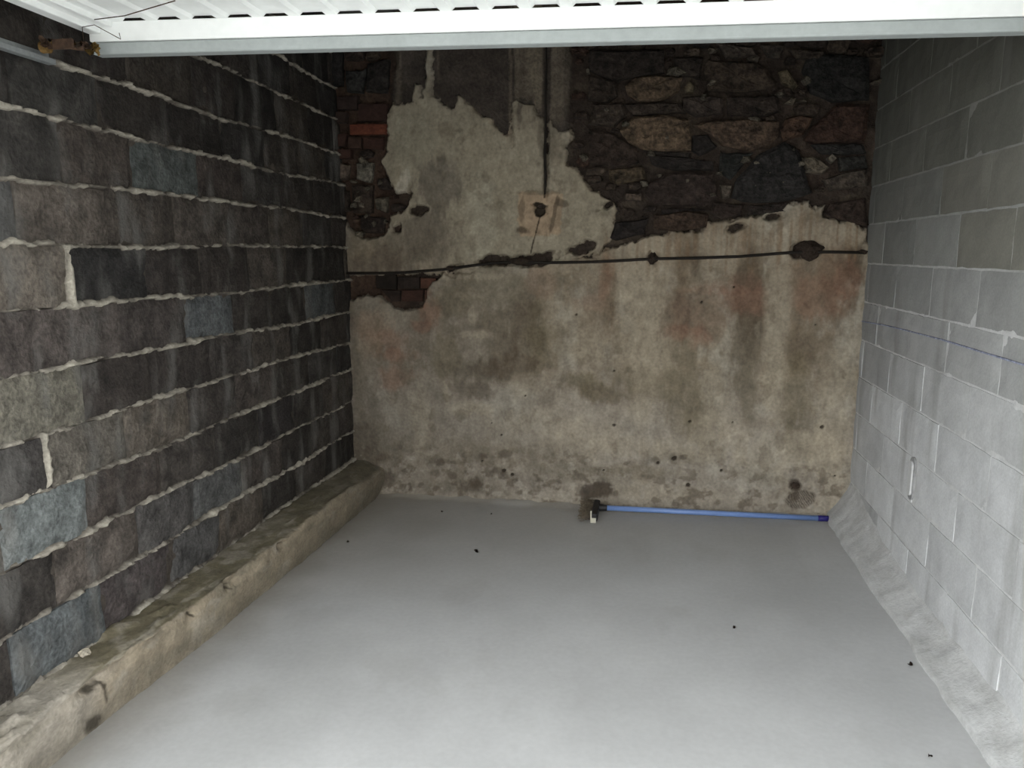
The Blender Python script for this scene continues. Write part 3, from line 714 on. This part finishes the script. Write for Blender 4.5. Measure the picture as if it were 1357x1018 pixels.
for p, col in [([(150,392),(318,390),(316,436),(152,440)], (.30, .095, .055)), ([(212,448),(308,452),(300,508),(218,500)], (.11, .055, .040)), ([(52,436),(140,434),(132,490),(60,492)], (.10, .052, .040)), ([(48,330),(140,338),(132,385),(56,385)], (.075, .048, .038)),
               ([(190,300),(322,300),(320,375),(192,378)], (.08, .042, .033)), ([(145,448),(205,452),(205,500),(150,500)], (.11, .062, .045)), ([(64,500),(160,505),(160,545),(70,545)], (.11, .055, .042)), ([(95,270),(190,262),(188,325),(100,325)], (.07, .045, .038))]:
    q_ = C4(p); polys.append(q_); stone_obj(q_, .024, col, name='brick', m=M_brick, rough=.002, base=.004, flat=.95)
# bricks laid bare under the render by the wire, left
for p, col in [([(330,175),(440,178),(440,235),(335,235)], (.05,.035,.028)), ([(445,182),(520,185),(525,235),(445,235)], (.16,.075,.05)), ([(350,242),(460,242),(455,300),(350,300)], (.10,.05,.036)), ([(465,242),(530,242),(528,305),(465,305)], (.17,.085,.06)), ([(218,150),(325,165),(325,240),(225,235)], (.035,.026,.02)), ([(250,242),(345,245),(340,300),(300,298)], (.05,.032,.025))]:
    q_ = C6(p); polys.append(q_); stone_obj(q_, .008, col, name='brick', m=M_brick, rough=.002, base=.006, flat=.95)

for i in range(46):
    if i < 20: px, py = rng.uniform(463, 515), rng.uniform(195, 352)
    else: px, py = rng.uniform(760, 1140), rng.uniform(90, 262)
    x0, z0 = wp(px, py); r = rng.uniform(.010, .024); pts_ = []
    if sdf(np.array([x0]), np.array([z0]), upper)[0] > -.02 or sdf(np.array([x0]), np.array([z0]), lowleft)[0] > -.02: continue
    for k in range(7):
        a = 2 * math.pi * k / 7; q_ = r * rng.uniform(.6, 1.5); pts_.append((x0 + q_ * 1.3 * math.cos(a), z0 + q_ * math.sin(a)))
    v = rng.uniform(.6, 1.15)
    stone_obj(pts_, .045, (.26 * v, .225 * v, .17 * v), name='mortar_smear', base=.0, flat=.6)

# fill the rest of the bare rubble with smaller stones
gs = .012
fx = np.arange(XL, XR, gs); fz = np.arange(1.4, 3.0, gs)
FX, FZ = np.meshgrid(fx, fz, indexing='ij')
occ = np.zeros(FX.shape, bool)
occ |= (np.maximum(np.maximum(sdf(FX, FZ, upper), sdf(FX, FZ, lowleft)), sdf(FX, FZ, lower)) > -.004)
occ |= sdf(FX, FZ, dark_render) > -.01
for p_ in polys: occ |= sdf(FX, FZ, p_) > -.003
rr = np.random.RandomState(11); cnt = 0
for tr in range(3600):
    k = tr / 3600
    w = rr.uniform(.07, .13) * (1 - k) + rr.uniform(.018, .035) * k; hh = w * rr.uniform(.38, .7)
    x0 = rr.uniform(XL + .02, XR - .02); z0 = rr.uniform(1.45, 2.93)
    e_ = ((FX - x0) / w) ** 2 + ((FZ - z0) / hh) ** 2 < 1
    if not e_.any() or (occ & e_).sum() > .04 * e_.sum(): continue
    occ |= ((FX - x0) / (w * 1.06)) ** 2 + ((FZ - z0) / (hh * 1.1)) ** 2 < 1
    n_ = 8; poly = []
    for i in range(n_):
        a = 2 * math.pi * i / n_ + rr.uniform(-.25, .25); s_ = rr.uniform(.9, 1.12)
        ca, sa = math.cos(a), math.sin(a)
        poly.append((x0 + w * s_ * np.sign(ca) * abs(ca) ** .7, z0 + hh * s_ * np.sign(sa) * abs(sa) ** .7))
    col = [(.05, .037, .030), (.075, .054, .040), (.04, .034, .030), (.10, .074, .055), (.062, .044, .034), (.085, .05, .036)][rr.randint(6)]
    if w < .04 and rr.rand() < .3: col = (.14, .115, .088)
    stone_obj(poly, rr.uniform(.018, .036), col, base=.004); cnt += 1
    if cnt > 210: break

# ------------------------------------------------------------------ wire along the back wall, its lumps, dangling wire
YW = YB - .036
def wall_pts(pp, dy=0): return [(wp(x, y)[0], YW - dy, wp(x, y)[1]) for x, y in pp]
bm = bmesh.new()
tube(bm, wall_pts([(461, 362), (480, 362), (505, 362), (540, 361), (565, 359), (590, 357), (620, 353), (650, 349), (680, 347), (700, 348), (740, 348), (790, 347), (830, 345), (866, 343), (920, 342), (980, 340), (1030, 336), (1060, 334), (1100, 334), (1146, 335)]), .0085, 8)
w_ = obj_bm('cable', bm, M_cable, smooth=True)
thing(w_, 'long thin black cable running sideways across the stained back wall', 'cable')
def lump(name, px, py, rx, rz, parent, seed):
    bm = bmesh.new(); bmesh.ops.create_icosphere(bm, subdivisions=3, radius=1)
    r = random.Random(seed)
    x0, z0 = wp(px, py)
    for v in bm.verts:
        k = 1 + .35 * float(N1.f(np.array(v.co.x * 2 + seed), np.array(v.co.z * 2 + v.co.y), 3))
        v.co = Vector((v.co.x * rx * k, v.co.y * .03 * k, v.co.z * rz * k))
    o = obj_bm(name, bm, M_clip, parent, smooth=True, loc=(x0, YW + .014, z0)); return o
lump('fixing_lump', 865, 343, .030, .032, w_, 3)
lump('fixing_lump', 1073, 332, .072, .048, w_, 9)
lump('fixing_lump', 1140, 334, .034, .016, w_, 5)
lump('fixing_lump', 690, 346, .07, .020, w_, 15)
lump('fixing_lump', 598, 356, .03, .014, w_, 12)
bm = bmesh.new()
tube(bm, [(wp(724, 60)[0], YB - .03, 2.96)] + [(wp(x, y)[0], YB - .034, wp(x, y)[1]) for x, y in [(725, 90), (724, 130), (724, 175), (723, 210), (724, 235), (723, 258)]], [.006, .006, .007, .0075, .008, .008, .005], 7)
thing(obj_bm('hanging_cable', bm, M_cable, smooth=True), 'short dark wire hanging straight down to the hole in the plaster', 'cable')

# ------------------------------------------------------------------ up-and-over garage door, open overhead
DX0, DW, DD = -1.775, 2.95, 2.10
door = empty('garage_door', (DX0, 2.31, 2.222))
door.rotation_euler = (0, math.radians(.95), math.radians(1.0))
thing(door, 'white ribbed steel up-and-over garage door standing open overhead', 'garage door')
bm = bmesh.new(); bx(bm, 0, DW, 0, .04, .038, .098, .004); obj_bm('bottom_rail', bm, M_white, door)
bm = bmesh.new(); bx(bm, .004, DW - .004, .002, .05, 0, .037, .006); o = obj_bm('rubber_seal', bm, M_seal, door); o['label'] = 'grey rubber seal strip'
for x0 in (0, DW - .085):
    bm = bmesh.new(); bx(bm, x0, x0 + .045, -DD, -.001, .060, .10, .004); bx(bm, x0 + .045, x0 + .085, -DD, -.001, .078, .10, .003)
    obj_bm('side_rail', bm, M_white, door)
bm = bmesh.new(); bx(bm, 0, DW, -DD - .04, -DD - .001, .05, .10, .004); obj_bm('top_rail', bm, M_white, door)
# slats: one pressed rib each
pitch = .118
prof = [(0, .092), (.034, .092), (.044, .1015), (.108, .1015), (.118, .092)]
bm = bmesh.new(); th = .0025
lo = [[bm.verts.new((x, y, z_)) for x, z_ in prof] for y in (-DD, 0.006)]
hi = [[bm.verts.new((x, y, z_ + th)) for x, z_ in prof] for y in (-DD, 0.006)]
for i in range(len(prof) - 1):
    bm.faces.new((lo[0][i], lo[1][i], lo[1][i + 1], lo[0][i + 1])); bm.faces.new((hi[0][i], hi[1][i], hi[1][i + 1], hi[0][i + 1]))
    for e in (0, 1): bm.faces.new((lo[e][i], lo[e][i + 1], hi[e][i + 1], hi[e][i]))
s0 = obj_bm('slat', bm, M_white, door)
x = .085
s0.location = (x, -.004, 0.004)
while x + 2 * pitch < DW - .08:
    x += pitch
    s = s0.copy(); s.location = (x, -.004, 0.004); COL.objects.link(s); s.parent = door
# open end of the sheet above the rail: stiffener channel on the back of the door
bm = bmesh.new(); bx(bm, .01, DW - .01, -.9, -.86, .116, .15, .003); obj_bm('stiffener', bm, M_zinc, door)

rail = empty('door_track', (-1.865, 1.45, 2.18))
thing(rail, 'galvanised steel door track along the top of the dark block wall', 'rail')
bm = bmesh.new()
bx(bm, -.014, .014, 0, .80, 0, .006, .001); bx(bm, -.014, -.009, 0, .80, .006, .035, .001); bx(bm, .009, .014, 0, .80, .006, .016, .001)
obj_bm('channel', bm, M_zinc, rail)
bm = bmesh.new(); bx(bm, -.10, -.008, .62, .66, .012, .018); bx(bm, -.10, -.094, .62, .66, -.05, .018); obj_bm('bracket', bm, M_rust, rail)
# rusty hinge arm at the corner of the door
arm = empty('hinge_arm', (-1.775, 2.20, 2.20))
thing(arm, 'rusty roller arm in the corner between door and track', 'hinge')
bm = bmesh.new(); bx(bm, -.02, .05, -.03, -.02, .004, .034, .003); obj_bm('plate', bm, M_rust, arm)
bm = bmesh.new(); tube(bm, [(-.07, .0, .02), (-.0, .0, .02), (.05, .02, .015)], .007, 8); obj_bm('spindle', bm, M_rust, arm)
bm = bmesh.new(); tube(bm, [(-.078, .0, .02), (-.055, .0, .02)], .018, 12); obj_bm('roller', bm, M_ochre, arm)

# ------------------------------------------------------------------ dead leaves caught at the door corner
def leaf_mesh(seed, L=.035, W=.02):
    r = random.Random(seed); bm = bmesh.new(); pts = []
    n_ = 7
    mid = [bm.verts.new((L * (i / n_ - .5), 0, .006 * math.sin(i * .9 + seed) + .004)) for i in range(n_ + 1)]
    for sgn in (-1, 1):
        side = [bm.verts.new((L * (i / n_ - .5), sgn * W / 2 * math.sin(math.pi * (i / n_)) ** .7 * r.uniform(.8, 1.1), .006 * math.sin(i * .9 + seed) + .012 * (.4 + .6 * r.random()))) for i in range(1, n_)]
        full = [mid[0]] + side + [mid[-1]]
        for i in range(n_):
            f = [mid[i], mid[i + 1], full[i + 1], full[i]]
            f = [v for k, v in enumerate(f) if v not in f[:k]]
            bm.faces.new(f)
    bmesh.ops.solidify(bm, geom=bm.faces[:], thickness=.0012)
    me = bpy.data.meshes.new('dead_leaf'); bm.to_mesh(me); bm.free(); me.materials.append(M_leaf); return me
leaves = [leaf_mesh(i) for i in range(4)]
cols_leaf = [(.10, .058, .04), (.14, .09, .06), (.07, .045, .03), (.22, .14, .045), (.14, .105, .08)]
spots = []
for i in range(16):
    t = i / 15
    spots.append((-1.815 + .105 * t + random.uniform(-.010, .010), 2.17 + .09 * t + random.uniform(-.012, .012), 2.214 + random.uniform(-.004, .022)))
for i, p in enumerate(spots):
    o = bpy.data.objects.new('dead_leaf', leaves[i % 4]); o.location = p
    o.rotation_euler = (random.uniform(-1.4, 1.4), random.uniform(-1, 1), random.uniform(0, 6.28)); s_ = random.uniform(.7, 1.15); o.scale = (s_,) * 3
    o.color = (*cols_leaf[3 if i > 12 else i % 5], 1); put(o)
    thing(o, 'curled brown dead leaf caught in the door corner above the track', 'leaf', 'dead leaves in the door corner')
def twig(pts, r, label):
    bm = bmesh.new(); tube(bm, pts, r, 5)
    thing(obj_bm('twig', bm, M_rust, smooth=True), label, 'twig')
def dz(px, py, z):
    d = RM @ np.array([(px - PX) / F, -(py - PY) / F, -1.0]); t = (z - EYE) / d[2]; return tuple(np.array([0, 0, EYE]) + t * d)
twig([dz(125, 26, 2.285), dz(165, 21, 2.288), dz(205, 9, 2.292), dz(232, 1, 2.298)], .0016, 'long thin twig hanging under the white door near its corner')
twig([dz(112, 66, 2.25), dz(109, 36, 2.28), dz(125, 33, 2.282), dz(160, 52, 2.262), (dz(158, 44, 2.262))], .0013, 'thin looped twig at the left end of the white door rail')

# ------------------------------------------------------------------ broom on the floor
broom = empty('broom', (-.30, 4.58, .0))
thing(broom, 'broom with a long blue handle lying on the floor against the back wall', 'broom')
hp = Vector((-.27, 4.600, .032)); he = Vector((1.045, 4.668, .020)); en = Vector((1.115, 4.672, .020))
rel_ = lambda v: tuple(v - Vector(broom.location))
bm = bmesh.new(); tube(bm, [rel_(hp), rel_(hp.lerp(he, .5)), rel_(he)], .0165, 12); obj_bm('handle', bm, M_blue, broom, smooth=True)
bm = bmesh.new(); tube(bm, [rel_(he), rel_(en)], .0178, 12); o = obj_bm('grip_cap', bm, M_navy, broom, smooth=True); o['label'] = 'dark navy end cap'
bm = bmesh.new(); bx(bm, .0, .038, -.17, .11, .004, .055, .008); obj_bm('brush_head', bm, M_head, broom)
bm = bmesh.new(); tube(bm, [(.03, .02, .032), (.085, .022, .032)], [.024, .019], 10); obj_bm('socket', bm, M_head, broom)
bm = bmesh.new(); bx(bm, -.003, .004, -.18, -.172, .002, .075, .001); bx(bm, -.0, .03, -.176, -.170, .0, .03, .001); o = obj_bm('edge_strip', bm, M_cream, broom); o['label'] = 'cream edge strip'
bm = bmesh.new()
for i in range(230):
    y0 = random.uniform(-.165, .105); z0 = random.uniform(.01, .05)
    y1 = y0 + random.uniform(-.02, .02); z1 = max(.004, z0 + random.uniform(-.03, .035)); L_ = random.uniform(.05, .085)
    tube(bm, [(.002, y0, z0), (-L_ * .5, (y0 + y1) / 2, (z0 + z1) / 2 + .004), (-L_, y1, z1)], .0016, 3)
o = obj_bm('bristles', bm, M_brush, broom); o['kind'] = 'stuff'

# ------------------------------------------------------------------ scraps on the floor
scr = [(631, 731, 'small dark dead leaf on the floor before the left half of back wall', .028), (651, 681, 'tiny dark crumb on the floor close to the back wall', .018), (1206, 881, 'tiny black scrap on the floor by the right cement haunch', .026),
       (973, 831, 'brown dead leaf scrap alone on the middle right of the floor', .016), (1233, 1002, 'dark speck of leaf at the bottom right of the floor', .018), (461, 718, 'small dark crumb on the floor near the far end of the curb', .02), (586, 678, 'small brown crumb below the left plaster pocket', .02)]
for i, (px, py, lb, s_) in enumerate(scr):
    p = dz(px, py, 0.004)
    o = bpy.data.objects.new('leaf_scrap', leaves[i % 4]); o.location = (p[0], p[1], .001); o.scale = (s_ / .03,) * 3; o.rotation_euler = (0, 0, random.uniform(0, 6)); o.color = (.05, .035, .025, 1); put(o)
    thing(o, lb, 'leaf')
def pebble(px, py, r, col, label, zz=0.0):
    p = dz(px, py, zz); bm = bmesh.new(); bmesh.ops.create_icosphere(bm, subdivisions=2, radius=r)
    for v in bm.verts: v.co *= random.uniform(.75, 1.15); v.co.z = v.co.z * .6 + r * .5
    o = obj_bm('mortar_crumb', bm, M_stone, loc=(p[0], p[1], zz)); o.color = (*col, 1); thing(o, label, 'rubble')
pebble(547, 649, .016, (.55, .52, .42), 'pale mortar crumb at the foot of the back wall left of the pocket')
pebble(113, 869, .022, (.5, .45, .36), 'white mortar crumb lying on top of the left curb', .222)
pebble(701, 656, .013, (.45, .42, .36), 'small grey mortar crumb at the wall foot left of the broom')
